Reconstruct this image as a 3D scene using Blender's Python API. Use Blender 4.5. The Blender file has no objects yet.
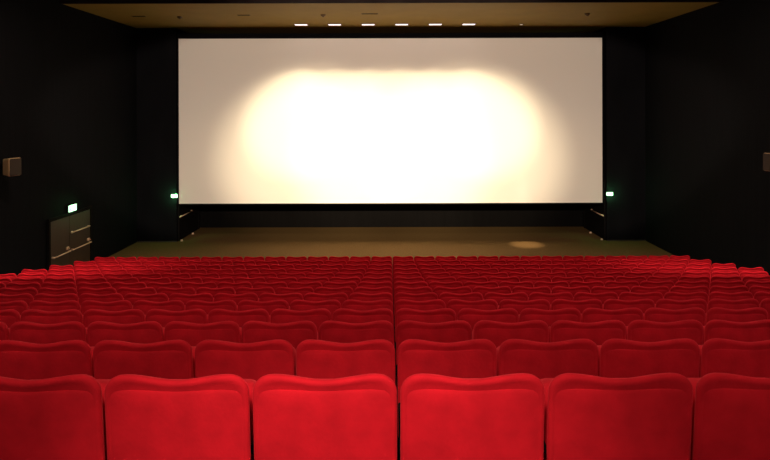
import bpy, bmesh, math
from mathutils import Vector, Matrix
C = bpy.context.scene.collection
R = math.radians
PI = math.pi

# ------------------------------------------------------------------ measures
F = 588.0            # focal length in pixels of the 770 wide frame
VX, VY = 391.0, 111.0
CAM_Z = 4.78
SEAT_W = 0.55
SX0 = 0.026          # the gap down the middle of the seating
D0 = 2.172           # distance camera - nearest seat backs
ROWS = 14
HALF = 14            # seats per half row
def zrow(k):         # height of the tread that carries row k
    return CAM_Z - (0.9662 + 0.26354*k - 0.0024565*k*k - 0.00010815*k**3)*(D0+k)/(2.15+k) - 0.985
WALLX = 9.32
BACK = 24.2
WING_Y = 21.55
SCREEN_Y = 21.40
SOF_Z = CAM_Z + 3.06
SOF_Y = 16.6
CEIL_Z = SOF_Z + 0.75
def X(px, d): return (px-VX)*d/F
def Z(py, d): return CAM_Z-(py-VY)*d/F

# ------------------------------------------------------------------ materials
def mat(name, col, rough=0.8, metal=0.0, noise=None, bump=None, sheen=0.0, sheen_tint=None, spec=0.5, emis=None, estr=0):
    m = bpy.data.materials.new(name); m.use_nodes = True
    nt = m.node_tree; b = nt.nodes['Principled BSDF']
    b.inputs['Base Color'].default_value = (*col, 1)
    b.inputs['Roughness'].default_value = rough
    b.inputs['Metallic'].default_value = metal
    b.inputs['Specular IOR Level'].default_value = spec
    if sheen:
        b.inputs['Sheen Weight'].default_value = sheen
        b.inputs['Sheen Roughness'].default_value = 0.35
        b.inputs['Sheen Tint'].default_value = (*(sheen_tint or (1,1,1)), 1)
    if emis:
        b.inputs['Emission Color'].default_value = (*emis, 1)
        b.inputs['Emission Strength'].default_value = estr
    tc = nt.nodes.new('ShaderNodeTexCoord')
    if noise:   # (scale, amount, detail, stretch)
        mp = nt.nodes.new('ShaderNodeMapping'); mp.inputs['Scale'].default_value = noise[3] if len(noise) > 3 else (1,1,1)
        n = nt.nodes.new('ShaderNodeTexNoise'); n.inputs['Scale'].default_value = noise[0]; n.inputs['Detail'].default_value = noise[2]
        r = nt.nodes.new('ShaderNodeMapRange'); r.inputs['From Min'].default_value = 0.3; r.inputs['From Max'].default_value = 0.7
        r.inputs['To Min'].default_value = 1-noise[1]; r.inputs['To Max'].default_value = 1+noise[1]
        mx = nt.nodes.new('ShaderNodeVectorMath'); mx.operation = 'SCALE'; mx.inputs[0].default_value = col
        nt.links.new(tc.outputs['Object'], mp.inputs[0]); nt.links.new(mp.outputs[0], n.inputs['Vector'])
        nt.links.new(n.outputs['Fac'], r.inputs['Value']); nt.links.new(r.outputs[0], mx.inputs['Scale'])
        nt.links.new(mx.outputs[0], b.inputs['Base Color'])
    if bump:    # (scale, strength, stretch)
        mp = nt.nodes.new('ShaderNodeMapping'); mp.inputs['Scale'].default_value = bump[2] if len(bump) > 2 else (1,1,1)
        n = nt.nodes.new('ShaderNodeTexNoise'); n.inputs['Scale'].default_value = bump[0]; n.inputs['Detail'].default_value = 3
        bp = nt.nodes.new('ShaderNodeBump'); bp.inputs['Strength'].default_value = bump[1]; bp.inputs['Distance'].default_value = 0.01
        nt.links.new(tc.outputs['Object'], mp.inputs[0]); nt.links.new(mp.outputs[0], n.inputs['Vector'])
        nt.links.new(n.outputs['Fac'], bp.inputs['Height']); nt.links.new(bp.outputs[0], b.inputs['Normal'])
    return m
M_RED = mat('red_velour', (0.56, 0.008, 0.018), 0.85, noise=(8, 0.15, 5), bump=(60, 0.15), sheen=0.5, sheen_tint=(1, 0.07, 0.10), spec=0.12)
M_DARKMETAL = mat('black_steel', (0.008, 0.004, 0.004), 1.0, spec=0.03, metal=0.0)
M_ARM = mat('black_armrest', (0.008, 0.004, 0.004), 1.0, spec=0.03)
M_WALL = mat('black_wall_fabric', (0.0050, 0.0050, 0.0064), 0.95, noise=(2.0, 0.18, 5, (1, 6, .3)), bump=(40, 0.2), spec=0.06)
M_WALL2 = mat('black_front_wall', (0.004, 0.0034, 0.0036), 0.95, noise=(2.0, 0.15, 4, (6, 1, .3)), spec=0.08)
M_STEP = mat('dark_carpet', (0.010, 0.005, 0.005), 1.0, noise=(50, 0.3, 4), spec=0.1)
M_FLOOR = mat('brown_carpet', (0.145, 0.082, 0.028), 0.9, noise=(14, 0.12, 8), bump=(120, 0.3), spec=0.15)
M_SOF = mat('ochre_ceiling', (0.27, 0.175, 0.038), 0.7, noise=(1.5, 0.06, 4), spec=0.2)
M_CEIL = mat('dark_ceiling', (0.02, 0.014, 0.014), 0.9, noise=(3, 0.2, 3), spec=0.1)
M_MASK = mat('black_masking', (0.004, 0.004, 0.005), 1.0, noise=(30, 0.2, 2), spec=0.05)
M_SCREEN = mat('white_screen', (0.86, 0.82, 0.78), 0.9, noise=(200, 0.01, 2), spec=0.1)
M_DOOR = mat('brown_door', (0.038, 0.017, 0.008), 0.5, noise=(3, 0.15, 4, (1, 1, .2)), spec=0.5)
M_FRAME = mat('dark_frame', (0.007, 0.006, 0.006), 0.9, spec=0.05, noise=(5, 0.1, 2))
M_STEEL = mat('brushed_steel', (0.80, 0.56, 0.38), 0.45, metal=0.2, noise=(80, 0.08, 2))
M_SPK = mat('brown_speaker_box', (0.62, 0.40, 0.20), 0.6, noise=(4, 0.12, 5, (1, 1, .2)))
M_GRILLE = mat('speaker_grille', (0.028, 0.014, 0.007), 0.8, noise=(60, 0.15, 2))
M_SIGN = mat('lit_green_sign', (0.5, 1.0, 0.7), 0.4, emis=(0.60, 1.0, 0.64), estr=1.8, noise=(4, .01, 1))
M_SIGNG = mat('green_pictogram', (0.05, 0.6, 0.25), 0.4, emis=(0.10, 0.8, 0.35), estr=1.6, noise=(4, .01, 1))
M_LAMP = mat('lit_lamp', (1, 1, 1), 0.4, emis=(1.0, 0.86, 0.88), estr=1.7, noise=(4, .01, 1))
M_DIM = mat('dim_lamp', (1, 1, 1), 0.4, emis=(1.0, 0.75, 0.55), estr=0.45, noise=(4, .01, 1))
M_VENT = mat('vent_metal', (0.10, 0.055, 0.02), 0.6, noise=(20, 0.1, 2))
M_SKIRT = mat('grey_brown_trim', (0.06, 0.045, 0.04), 0.5, noise=(10, 0.1, 2))

# ------------------------------------------------------------------ helpers
def obj(name, bm, m, parent=None, smooth=False):
    bmesh.ops.recalc_face_normals(bm, faces=bm.faces)
    me = bpy.data.meshes.new(name); bm.to_mesh(me); bm.free()
    if smooth:
        for p in me.polygons: p.use_smooth = True
    me.materials.append(m)
    o = bpy.data.objects.new(name, me); C.objects.link(o)
    if parent: o.parent = parent
    return o
def box(bm, a, b, bevel=0.0, seg=2):
    x0, y0, z0 = a; x1, y1, z1 = b
    vs = [bm.verts.new(p) for p in ((x0,y0,z0),(x1,y0,z0),(x1,y1,z0),(x0,y1,z0),(x0,y0,z1),(x1,y0,z1),(x1,y1,z1),(x0,y1,z1))]
    fs = [bm.faces.new([vs[i] for i in f]) for f in ((0,3,2,1),(4,5,6,7),(0,1,5,4),(1,2,6,5),(2,3,7,6),(3,0,4,7))]
    if bevel:
        es = list({e for f in fs for e in f.edges})
        bmesh.ops.bevel(bm, geom=es, offset=bevel, segments=seg, profile=0.5, affect='EDGES')
    return bm
def bx(a, b, bevel=0.0, seg=2):
    return box(bmesh.new(), a, b, bevel, seg)
def rod(bm, p, q, r, n=10):
    p, q = Vector(p), Vector(q); d = (q-p)
    M = Matrix.Translation((p+q)/2) @ d.to_track_quat('Z', 'Y').to_matrix().to_4x4()
    bmesh.ops.create_cone(bm, cap_ends=True, segments=n, radius1=r, radius2=r, depth=d.length, matrix=M)
    return bm
def prism(pts, x0, x1):   # polygon in (y,z) pushed along x
    bm = bmesh.new()
    a = [bm.verts.new((x0, y, z)) for y, z in pts]; b = [bm.verts.new((x1, y, z)) for y, z in pts]
    n = len(pts)
    bm.faces.new(a); bm.faces.new(b[::-1])
    for i in range(n): bm.faces.new((a[i], a[(i+1) % n], b[(i+1) % n], b[i]))
    return bm
def tag(o, label=None, cat=None, group=None, kind=None):
    if label: o['label'] = label
    if cat: o['category'] = cat
    if group: o['group'] = group
    if kind: o['kind'] = kind
    return o
def empty(name, loc=(0,0,0), rz=0):
    o = bpy.data.objects.new(name, None); C.objects.link(o); o.location = loc; o.rotation_euler = (0,0,rz); o.empty_display_size = 0.1
    return o
def copy_tree(o, parent=None):
    c = o.copy(); C.objects.link(c)
    if parent: c.parent = parent
    for ch in list(o.children): copy_tree(ch, c)
    return c
def struct(name, bm, m, label, parent=None):
    o = obj(name, bm, m, parent)
    if not parent: tag(o, label, name.split('_')[0], kind='structure')
    return o

# ------------------------------------------------------------------ room
Y_REAR = -1.6
step_y = [D0 + k - 0.16 for k in range(ROWS)]          # riser behind each row
pts = [(Y_REAR, -0.35), (Y_REAR, zrow(-1))]
for k in range(ROWS-1):
    pts += [(step_y[k], zrow(k-1)), (step_y[k], zrow(k))]
pts += [(step_y[-1], zrow(ROWS-2)), (step_y[-1], zrow(ROWS-1)), (step_y[-1]+0.9, zrow(ROWS-1)), (step_y[-1]+0.9, -0.35)]
bm = prism(pts, -WALLX, WALLX)
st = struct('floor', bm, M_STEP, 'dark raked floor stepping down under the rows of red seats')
st['category'] = 'floor'
struct('floor', bx((-WALLX, step_y[-1]+0.9, -0.35), (WALLX, BACK, 0.0)), M_FLOOR, 'flat brown carpeted floor between the front row and the screen')
struct('wall_left', bx((-WALLX-0.3, Y_REAR, -0.35), (-WALLX, BACK+0.3, CEIL_Z+0.3)), M_WALL, 'black side wall on the left with the double door and speaker')
struct('wall_right', bx((WALLX, Y_REAR, -0.35), (WALLX+0.3, BACK+0.3, CEIL_Z+0.3)), M_WALL, 'black side wall on the right with one speaker')
struct('wall_front', bx((-WALLX, BACK, -0.35), (WALLX, BACK+0.3, CEIL_Z+0.3)), M_WALL2, 'black end wall showing below the white screen')
struct('wall_rear', bx((-WALLX-0.3, Y_REAR-0.3, -0.35), (WALLX+0.3, Y_REAR, CEIL_Z+0.3)), M_WALL, 'black rear wall behind the last row of the hall')
# lowered ochre ceiling over the screen, its dark front edge and the dark ceiling over the seats
struct('ceiling', bx((-WALLX, SOF_Y, SOF_Z), (WALLX, BACK, SOF_Z+0.06)), M_SOF, 'lowered ochre ceiling above the screen holding the small lamps')
struct('trim_1', bx((-WALLX, SOF_Y-0.06, SOF_Z-0.015), (WALLX, SOF_Y, CEIL_Z)), M_CEIL, 'dark front edge of the lowered ochre ceiling')
struct('ceiling', bx((-WALLX, Y_REAR, CEIL_Z), (WALLX, SOF_Y, CEIL_Z+0.1)), M_CEIL, 'dark high ceiling above the seats')
# wings beside the screen
WL, WR = -7.87, 7.90
struct('wall_left_wing', bx((-WALLX, WING_Y, 0), (WL, BACK, SOF_Z)), M_WALL, 'black wall block left of the screen under the exit sign')
struct('wall_right_wing', bx((WR, WING_Y, 0), (WALLX, BACK, SOF_Z)), M_WALL, 'black wall block right of the screen under the exit sign')
struct('baseboard_left', bx((-WALLX, WING_Y-0.03, 0), (WL, WING_Y, 0.035), 0.005), M_SKIRT, 'low skirting along the foot of the black wall block left of the screen')
struct('baseboard_right', bx((WR, WING_Y-0.03, 0), (WALLX, WING_Y, 0.035), 0.005), M_SKIRT, 'low skirting along the foot of the black wall block right of the screen')

# doors in the wings (inner faces)
for n, (xw, s, side) in enumerate(((WL, 1, 'left'), (WR, -1, 'right'))):
    y0, y1, h = WING_Y+0.12, BACK-0.25, 2.15
    d = tag(empty('door_%d' % (n+2), (xw, (y0+y1)/2, 0)), 'black exit door in the wall block %s of the screen with a push bar' % side, 'door', kind='structure')
    yc = (y1-y0)/2
    def lb(a, b, bev=0.004):
        return bx((min(a[0]*s, b[0]*s), a[1], a[2]), (max(a[0]*s, b[0]*s), b[1], b[2]), bev)
    obj('leaf', lb((0.002, -yc+.09, 0.012), (0.045, yc-.09, h)), M_FRAME, d)
    fr = lb((0.002, -yc, 0), (0.06, -yc+.08, h+.08)); 
    for a, b in (((0.002, yc-.08, 0), (0.06, yc, h+.08)), ((0.002, -yc+.08, h+.005), (0.06, yc-.08, h+.08))):
        box(fr, (min(a[0]*s, b[0]*s), a[1], a[2]), (max(a[0]*s, b[0]*s), b[1], b[2]), 0.004)
    obj('door_frame', fr, M_FRAME, d)
    pb = bmesh.new(); rod(pb, (0.10*s, -yc-.06, 0.90), (0.10*s, yc-.95, 0.90), 0.020)
    for yy in (-yc+.12, yc-.98): box(pb, (min(0.046*s, 0.10*s), yy-.02, 0.87), (max(0.046*s, 0.10*s), yy+.02, 0.93), 0.004)
    tag(obj('push_bar', pb, M_STEEL, d, True), 'steel push bar')
    for yy in (-yc+0.02, yc-1.05):
        k = bmesh.new(); bmesh.ops.create_cone(k, cap_ends=True, segments=14, radius1=0.05, radius2=0.035, depth=0.06, matrix=Matrix.Translation((0.14*s, yy, 0.031)))  # pale cones standing in for glints at the door foot
        tag(obj('door_stop', k, M_STEEL, d, True), 'small pale stop on the floor')

# double door in the left wall
dy0, dy1, dh = 15.98, 18.10, 1.78
d = tag(empty('door_1', (-WALLX, (dy0+dy1)/2, 0)), 'brown double exit door with steel push bars in the left wall', 'door', kind='structure')
L = (dy1-dy0)/2
fr = bx((0.002, -L-.09, 0), (0.07, -L, dh+.09), 0.005)
box(fr, (0.002, L, 0), (0.07, L+.10, dh+.09), 0.005); box(fr, (0.002, -L, dh+.004), (0.07, L, dh+.09), 0.005)
obj('door_frame', fr, M_FRAME, d)
for a, b, top in ((-L+.004, -0.10, False), (-0.09, L-.004, True)):
    lf = obj('leaf', bx((0.002, a, 0.012), (0.05, b, dh-.004), 0.004), M_DOOR, d)
    pb = bmesh.new(); rod(pb, (0.12, a+.06, 0.79), (0.12, b-.06, 0.79), 0.017)
    for yy in (a+.08, b-.08): box(pb, (0.051, yy-.02, 0.765), (0.12, yy+.02, 0.815), 0.004)
    tag(obj('push_bar', pb, M_STEEL, lf, True), 'steel push bar')
    lk = bx((0.051, b-.20, 0.845), (0.085, b-.08, 0.925), 0.008); rod(lk, (0.086, b-.14, 0.885), (0.13, b-.14, 0.885), 0.016)
    tag(obj('lock', lk, M_STEEL, lf), 'steel lock case')
    if top:
        gr = bmesh.new(); rod(gr, (0.11, a-.02, 1.295), (0.11, b-.13, 1.295), 0.019)
        for yy in (a+.09, b-.16): box(gr, (0.051, yy-.02, 1.275), (0.11, yy+.02, 1.315), 0.004)
        tag(obj('grab_rail', gr, M_STEEL, lf, True), 'upper steel rail')

# ------------------------------------------------------------------ exit signs
def exit_sign(loc, rz, w, h, label):
    e = tag(empty('exit_sign', loc, rz), label, 'sign', 'lit green exit signs')
    # faces local -y
    obj('housing', bx((-w/2-.012, -0.06, -h/2-.012), (w/2+.012, -0.001, h/2+.012), 0.006), M_FRAME, e)
    f = obj('lit_panel', bx((-w/2, -0.068, -h/2), (w/2, -0.0605, h/2), 0.002), M_SIGN, e)
    g = bmesh.new()       # walking figure, arrow and doorway
    a = w*0.30
    box(g, (-a-.020, -0.071, -h*.30), (-a+.030, -0.0685, h*.30))
    box(g, (-.035, -0.071, -.008), (.035, -0.0685, .008))
    for sgn in (1, -1):
        vs = [g.verts.new(p) for p in ((.035, -.071, sgn*.0), (.035, -.071, .03), (.065, -.071, 0))] if sgn == 1 else [g.verts.new(p) for p in ((.035, -.071, 0), (.065, -.071, 0), (.035, -.071, -.03))]
        g.faces.new(vs)
    bmesh.ops.create_icosphere(g, subdivisions=1, radius=.012, matrix=Matrix.Translation((a, -.0705, h*.30)) @ Matrix.Scale(.2, 4, (0,1,0)))
    for p, q in (((a, h*.18), (a-.005, -.01)), ((a-.005, -.01), (a+.022, -h*.34)), ((a-.005, -.01), (a-.028, -h*.30)), ((a, h*.14), (a-.032, .01)), ((a, h*.14), (a+.026, .012))):
        rod(g, (p[0], -.0695, p[1]), (q[0], -.0695, q[1]), .0045, 6)
    tag(obj('pictogram', g, M_SIGNG, f), 'green pictogram')
    l = bpy.data.lights.new('sign_glow', 'POINT'); l.energy = 14 if rz == 0 else 4; l.color = (.22, 1, .32); l.shadow_soft_size = .05
    lo = bpy.data.objects.new('sign_glow', l); C.objects.link(lo)
    lo.location = Vector(loc) + Matrix.Rotation(rz, 3, 'Z') @ Vector((0, -.16, 0))
    return e
exit_sign((-WALLX, 17.08, Z(207.6, 17.0)), R(90), 0.42, 0.19, 'glowing green exit sign on the left wall above the brown double door')
exit_sign((WL-0.055, WING_Y, Z(195.2, WING_Y)), 0, 0.24, 0.12, 'glowing green exit sign at the lower left corner of the screen')
exit_sign((WR+0.085, WING_Y, Z(194.2, WING_Y)), 0, 0.24, 0.12, 'glowing green exit sign at the lower right corner of the screen')

# ------------------------------------------------------------------ screen
sx0, sx1 = X(178.8, SCREEN_Y), X(602.2, SCREEN_Y)
sz0, sz1 = Z(203.2, SCREEN_Y), Z(38.3, SCREEN_Y)
sc = tag(empty('cinema_screen', ((sx0+sx1)/2, SCREEN_Y, sz0)), 'wide white cinema screen lit from above with a thin black border', 'screen')
hw, hh = (sx1-sx0)/2, sz1-sz0
obj('projection_surface', bx((-hw, 0, 0), (hw, 0.02, hh)), M_SCREEN, sc)
mk = bx((-hw-.055, -0.012, -.05), (-hw-.001, 0.10, hh+.05)); box(mk, (hw+.001, -0.012, -.05), (hw+.05, 0.10, hh+.05))
box(mk, (-hw-.001, -0.012, -.05), (hw+.001, 0.10, -.002)); box(mk, (-hw-.001, -0.012, hh+.002), (hw+.001, 0.10, hh+.05))
obj('frame', mk, M_MASK, sc)
va = tag(obj('masking_valance', bx((-hw-.05, -0.02, 0), (hw+.05, 0.09, 0.14), 0.01), M_MASK), 'black cloth strip running along the top edge of the screen', 'valance')
va.location = (sc.location.x, SCREEN_Y, sz1+.052)
# hanging rails that carry the screen from the ceiling
bk = bmesh.new()
for xx in (-6, -2, 2, 6):
    for zz in (.2, hh-.2): box(bk, (xx-.02, 0.11, zz-.03), (xx+.02, BACK-SCREEN_Y-.002, zz+.03))
for zz in (0.2, hh-.2): box(bk, (-hw, 0.101, zz-.03), (hw, 0.109, zz+.03))
obj('support', bk, M_MASK, sc)

# ------------------------------------------------------------------ lamps over the screen
def spot(name, loc, aim, energy, size, blend, col, radius=0.05, scale=(1,1,1), parent=None):
    l = bpy.data.lights.new(name, 'SPOT'); l.energy = energy; l.spot_size = size; l.spot_blend = blend; l.color = col; l.shadow_soft_size = radius
    o = bpy.data.objects.new(name, l); C.objects.link(o); o.location = loc
    o.rotation_euler = (Vector(aim)-Vector(loc)).to_track_quat('-Z', 'Y').to_euler(); o.scale = scale
    return o
lamp_y = 20.75
names = ['leftmost of the six bright lamps', 'second from the left of the six bright lamps', 'third from the left of the six bright lamps',
         'third from the right of the six bright lamps', 'second from the right of the six bright lamps', 'rightmost of the six bright lamps']
for i in range(6):
    px = 301.3 + 33.55*i
    x = X(px, lamp_y)
    e = tag(empty('ceiling_lamp', (x, lamp_y, SOF_Z)), names[i] + ' in the ochre ceiling', 'lamp', 'six lamps in the ceiling over the screen')
    rim = bx((-.235, -.16, -.016), (.235, -.145, -.001)); box(rim, (-.235, .145, -.016), (.235, .16, -.001))
    box(rim, (-.235, -.145, -.016), (-.22, .145, -.001)); box(rim, (.22, -.145, -.016), (.235, .145, -.001))
    obj('rim', rim, M_VENT, e)
    tag(obj('diffuser', bx((-.218, -.143, -.012), (.218, .143, -.001)), M_LAMP, e), 'bright white lamp glass')
    spot('lamp_beam', (x, lamp_y, SOF_Z-.03), (x, SCREEN_Y, SOF_Z-2.6), 230, R(20.5), 0.7, (1.0, 0.80, 0.50), 0.03, (4.6, 1, 1))
    l = bpy.data.lights.new('lamp_light', 'AREA'); l.shape = 'RECTANGLE'; l.size = .42; l.size_y = .28; l.energy = 4; l.color = (1, .80, .55); l.spread = R(46)
    lo = bpy.data.objects.new('lamp_light', l); C.objects.link(lo); lo.location = (x, lamp_y, SOF_Z-.02)
# the single weak downlight on the right
x = X(521.6, 20.8)
e = tag(empty('downlight', (x, 20.8, SOF_Z)), 'small dim round downlight right of the row of bright lamps', 'lamp')
b2 = bmesh.new(); bmesh.ops.create_cone(b2, cap_ends=True, segments=20, radius1=.075, radius2=.075, depth=.012, matrix=Matrix.Translation((0,0,-.007))); obj('rim', b2, M_VENT, e)
b2 = bmesh.new(); bmesh.ops.create_cone(b2, cap_ends=True, segments=20, radius1=.05, radius2=.05, depth=.006, matrix=Matrix.Translation((0,0,-.017))); obj('lens', b2, M_DIM, e)
spot('downlight_beam', (x, 20.8, SOF_Z-.03), (X(524, 21.3), 21.0, 0), 3600, R(11), 1.0, (1.0, 0.78, 0.52), 0.03)

# slots and small discs in the ochre ceiling
for px, py, w in ((139, 15.5, 14), (244, 14.6, 13), (370, 13.6, 17)):
    dd = F*(SOF_Z-CAM_Z)/(VY-py)
    where = {139: 'near its left end', 244: 'left of the six lamps', 370: 'above the middle lamps'}[px]
    hwv = w*dd/F/2
    e = tag(empty('ceiling_vent', (X(px, dd), dd, SOF_Z)), 'narrow dark slot vent in the ochre ceiling ' + where, 'vent', 'slot vents in the ochre ceiling')
    obj('frame', bx((-hwv, -.07, -.008), (hwv, .07, -.001), 0.002), M_VENT, e)
    sl = bmesh.new()
    for yy in (-.04, 0, .04): box(sl, (-hwv+.02, yy-.009, -.012), (hwv-.02, yy+.009, -.0085))
    obj('slat', sl, M_FRAME, e)
for px, py, where in ((180, 16, 'near its left end'), (323.5, 14.4, 'above the second lamp from the left'), (587.5, 14, 'near its right end')):
    dd = F*(SOF_Z-CAM_Z)/(VY-py)
    b2 = bmesh.new(); bmesh.ops.create_cone(b2, cap_ends=True, segments=18, radius1=.07, radius2=.09, depth=.05, matrix=Matrix.Translation((0,0,-.026)))
    bmesh.ops.create_cone(b2, cap_ends=True, segments=18, radius1=.03, radius2=.04, depth=.03, matrix=Matrix.Translation((0,0,-.066)))
    o = tag(obj('smoke_detector', b2, M_VENT), 'small dark round fitting on the ochre ceiling ' + where, 'ceiling fitting', 'round fittings on the ochre ceiling')
    o.location = (X(px, dd), dd, SOF_Z)

# ------------------------------------------------------------------ wall speakers
def speaker(loc, rz, label, tilt):
    e = tag(empty('wall_speaker', loc, rz), label, 'speaker', 'speakers on the side walls')
    # local -y faces the hall; cabinet tapers to the back
    def taper(w0, w1, y0, y1, z0, z1, m, name, par, bev):
        b = bmesh.new()
        vs = [b.verts.new(p) for p in ((-w0,y0,z0),(w0,y0,z0),(w1,y1,z0+.03),(-w1,y1,z0+.03),(-w0,y0,z1),(w0,y0,z1),(w1,y1,z1-.03),(-w1,y1,z1-.03))]
        for f in ((0,3,2,1),(4,5,6,7),(0,1,5,4),(1,2,6,5),(2,3,7,6),(3,0,4,7)): b.faces.new([vs[i] for i in f])
        bmesh.ops.bevel(b, geom=list(b.edges), offset=bev, segments=2, affect='EDGES', profile=.5)
        o = obj(name, b, m, par); o.rotation_euler = (R(tilt), 0, 0); return o
    taper(.17, .11, -.36, -.09, -.22, .22, M_SPK, 'cabinet', e, .03)
    taper(.155, .155, -.374, -.361, -.205, .205, M_GRILLE, 'grille', e, .003)
    bk = bx((-.05, -.02, -.07), (.05, -.001, .07), .004); box(bk, (-.02, -.10, -.02), (.02, -.02, .02), .003)
    obj('bracket', bk, M_DARKMETAL, e)
    return e
speaker((-WALLX, 14.13, Z(165, 14.3)), R(75), 'brown wooden speaker on the left wall, high above the seats', 0)
speaker((WALLX, 14.05, Z(163.5, 13.9)), R(-75), 'brown wooden speaker on the right wall, cut by the picture edge', 0)

# ------------------------------------------------------------------ cinema seat
TH = R(5)
def recline(o_bm):
    M = Matrix.Translation((0, 0.02, 1.0)) @ Matrix.Rotation(-TH, 4, 'X').inverted() @ Matrix.Translation((0, -0.02, -1.0))
    # top stays, foot of the back moves towards the screen
    bmesh.ops.transform(o_bm, matrix=M, verts=o_bm.verts)
def contour(w, z0, top, ear, dip, rx, rz, rb, n=9):
    """closed outline in x,z: rounded shoulders, dipped top, small bottom radii"""
    P = []
    for i in range(n):                                      # left shoulder, from side to crest
        a = PI/2*i/(n-1); P.append((-w+rx-rx*math.cos(a), top-rz+rz*math.sin(a)))
    m = 15
    xe = w-rx
    for i in range(1, m):
        t = -1+2*i/m; P.append((t*xe, top-dip*.5*(1+math.cos(PI*t))))
    for i in range(n):
        a = PI/2*(1-i/(n-1)); P.append((w-rx+rx*math.cos(a), top-rz+rz*math.sin(a)))
    for i in range(5):
        P.append((w, top-rz-(top-rz-z0-rb)*(i+1)/6.0))
    for i in range(4):
        a = PI/2*i/3; P.append((w-rb+rb*math.cos(a), z0+rb-rb*math.sin(a)))
    for i in range(1, 6): P.append(((w-rb)*(1-2*i/6.0), z0))
    for i in range(4):
        a = PI/2*i/3; P.append((-w+rb-rb*math.sin(a), z0+rb-rb*math.cos(a)))
    for i in range(5):
        P.append((-w, z0+rb+(top-rz-z0-rb)*(i+1)/6.0))
    return P
def pillow(P, rings, cx, cz):
    """rings: (inset in metres, y). Inset shrinks the outline towards its middle by that margin."""
    hx = max(abs(p[0]-cx) for p in P); hz = max(abs(p[1]-cz) for p in P)
    bm = bmesh.new(); prev = None; first = None
    for ins, y in rings:
        sx, sz = (hx-ins)/hx, (hz-ins)/hz
        ring = [bm.verts.new((cx+(x-cx)*sx, y, cz+(z-cz)*sz)) for x, z in P]
        if prev:
            for i in range(len(ring)):
                j = (i+1) % len(ring); bm.faces.new((prev[i], prev[j], ring[j], ring[i]))
        else: first = ring
        prev = ring
    bm.faces.new(first); bm.faces.new(prev[::-1])
    return bm
W2 = 0.2685
def make_seat():
    e = empty('cinema_chair')
    P = contour(W2, 0.40, 0.985, 0, 0.022, 0.072, 0.066, 0.04)
    rings = [(.24, .012), (.16, .010), (.10, .008), (.075, .006), (.062, .004), (.050, .002), (.036, .000), (.026, -.003), (.016, -.0055), (.008, -.004), (.002, .001), (0, .008), (.002, .017), (.008, .028), (.018, .038), (.035, .048), (.07, .060), (.16, .070), (.24, .073)]
    b = pillow(P, rings, 0, .70); recline(b); obj('backrest', b, M_RED, e, True)
    P = contour(W2-.006, 0.37, 0.931, 0, 0.005, 0.026, 0.020, 0.05, 6)
    rings = [(.001, .006), (0, .003), (.004, .000), (.014, -.003), (.030, -.0060), (.052, -.0082), (.08, -.010), (.12, -.0110), (.24, -.0115)]
    b = pillow(P, rings, 0, .653); recline(b); obj('back_panel', b, M_RED, e, True)
    # tip-up seat pad, folded up
    b = bx((-.235, -.065, -.225), (.235, .065, .225), .045, 3)
    bmesh.ops.transform(b, matrix=Matrix.Translation((0, .285, .60)) @ Matrix.Rotation(R(-8), 4, 'X'), verts=b.verts)
    obj('seat_pad', b, M_RED, e, True)
    for s in (-1, 1):
        b = bx((min(s*.244, s*.2735), .13, .615), (max(s*.244, s*.2735), .47, .655), .008)
        obj('armrest', b, M_ARM, e)
        b = bx((min(s*.2495, s*.2725), .17, .03), (max(s*.2495, s*.2725), .34, .615), .004)
        box(b, (min(s*.2405, s*.2735), .13, .001), (max(s*.2405, s*.2735), .40, .03), .004)
        obj('leg', b, M_DARKMETAL, e)
    return e
ORD = ['first','second','third','fourth','fifth','sixth','seventh','eighth','ninth','tenth','eleventh','twelfth','thirteenth','fourteenth']
proto = make_seat(); used = False; count = 0
for k in range(ROWS):
    d = D0 + k; z = zrow(k)
    top = z+1.0
    for c in range(-HALF, HALF):
        xc = SX0 + (c+.5)*SEAT_W
        pl, pr = VX+(xc-W2)*F/d, VX+(xc+W2)*F/d
        if pr < 1 or pl > 769: continue
        o = proto if not used else copy_tree(proto)
        used = True; count += 1
        o.location = (xc, d, z)
        side = 'left' if c < 0 else 'right'; n = -c-1 if c < 0 else c
        row = 'nearest row' if k == 0 else ('farthest row' if k == ROWS-1 else ORD[k] + ' row from the camera')
        if n == HALF-1: lab = 'red velour cinema chair at the far %s end of the %s' % (side, row)
        else: lab = 'red velour cinema chair, %s, %s %s of the centre gap' % (row, ORD[n], side)
        tag(o, lab, 'chair', 'red cinema chairs in straight rows')
print('SEATS', count, 'zlast', zrow(13))

# ------------------------------------------------------------------ house lights and added fill lights
def area(name, loc, aim, energy, size, col, spread=180):
    l = bpy.data.lights.new(name, 'AREA'); l.shape = 'DISK'; l.energy = energy; l.size = size; l.color = col; l.spread = R(spread)
    o = bpy.data.objects.new(name, l); C.objects.link(o); o.location = loc
    o.rotation_euler = (Vector(aim)-Vector(loc)).to_track_quat('-Z', 'Y').to_euler()
    return o
WARM = (1.0, 0.80, 0.62)
for y, en in ((3.5, 25), (8.5, 40), (13.0, 80)):
    for x in (-6.0, 0, 6.0):
        area('house_light', (x, y, CEIL_Z-.05), (x, y+.2, 0), en*(1.5 if x and y > 9 else 1), .35, WARM, 150)
for s in (-1, 1):
    spot('side_house_light', (s*7.0, 7.6, CEIL_Z-.05), (s*7.6, 12.4, 1.3), 2600, R(34), 1.0, WARM, .12, (1.3, 1, 1))
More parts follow.
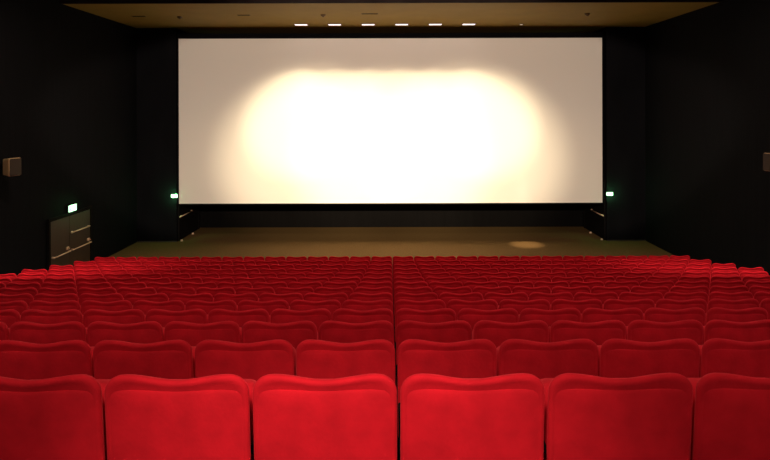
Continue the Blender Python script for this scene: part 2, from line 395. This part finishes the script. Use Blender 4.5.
# lamp above the camera, then unseen area lights added for the seat backs
spot('rear_lamp', (-0.25, -0.6, CAM_Z+1.3), (-0.16, 2.2, 3.22), 560, R(29), 1.0, (1.0, .78, .64), .1, (1.35, 1, 1))
for x in (-5.5, 0, 5.5):
    area('rear_wall_light', (x, -1.4, CAM_Z+2.3), (x*.8, 8, 2.5), 60, .4, WARM, 150)
# unseen spots added to brighten the screen: wide weak one, strong middle, halo
FILL_POS = (0, -1.4, CAM_Z+2.3)
spot('projector_beam', FILL_POS, (X(391,SCREEN_Y), SCREEN_Y, Z(134,SCREEN_Y)), 8600, R(24), 0.2, (1.0, 0.82, 0.64), .1, (2.7, 1, 1))
for px, py in ((296, 127), (486, 127)):
    spot('flood_beam', FILL_POS, (X(px,SCREEN_Y), SCREEN_Y, Z(py,SCREEN_Y)), 15000, R(11.2), 0.8, (1.0, 0.84, 0.54), .1)
for px in (317, 391, 465):
    spot('flood_beam', FILL_POS, (X(px,SCREEN_Y), SCREEN_Y, Z(160 if px == 391 else 157,SCREEN_Y)), 17500, R(18.6), 0.75, (1.0, 0.82, 0.52), .1, (1.1, 1, 1))
spot('halo_beam', FILL_POS, (X(391,SCREEN_Y), SCREEN_Y, Z(172,SCREEN_Y)), 3200, R(19), 1.0, (1.0, 0.72, 0.36), .1, (2.6, 1, 1))

w = bpy.data.worlds.new('world'); bpy.context.scene.world = w; w.use_nodes = True
w.node_tree.nodes['Background'].inputs[0].default_value = (0.01, 0.01, 0.012, 1)
w.node_tree.nodes['Background'].inputs[1].default_value = 0.2

cam = bpy.data.cameras.new('camera'); co = bpy.data.objects.new('camera', cam); C.objects.link(co)
cam.sensor_fit = 'HORIZONTAL'; cam.sensor_width = 36; cam.lens = 36*F/770
cam.shift_x = -(VX-385)/770; cam.shift_y = -(230-VY)/770
cam.clip_start = 0.05
co.location = (0, 0, CAM_Z); co.rotation_euler = (R(90), R(0.15), 0)
S = bpy.context.scene; S.camera = co
S.view_settings.view_transform = 'Standard'; S.view_settings.look = 'None'; S.view_settings.gamma = 1; S.view_settings.exposure = 0
S.view_settings.use_curve_mapping = False
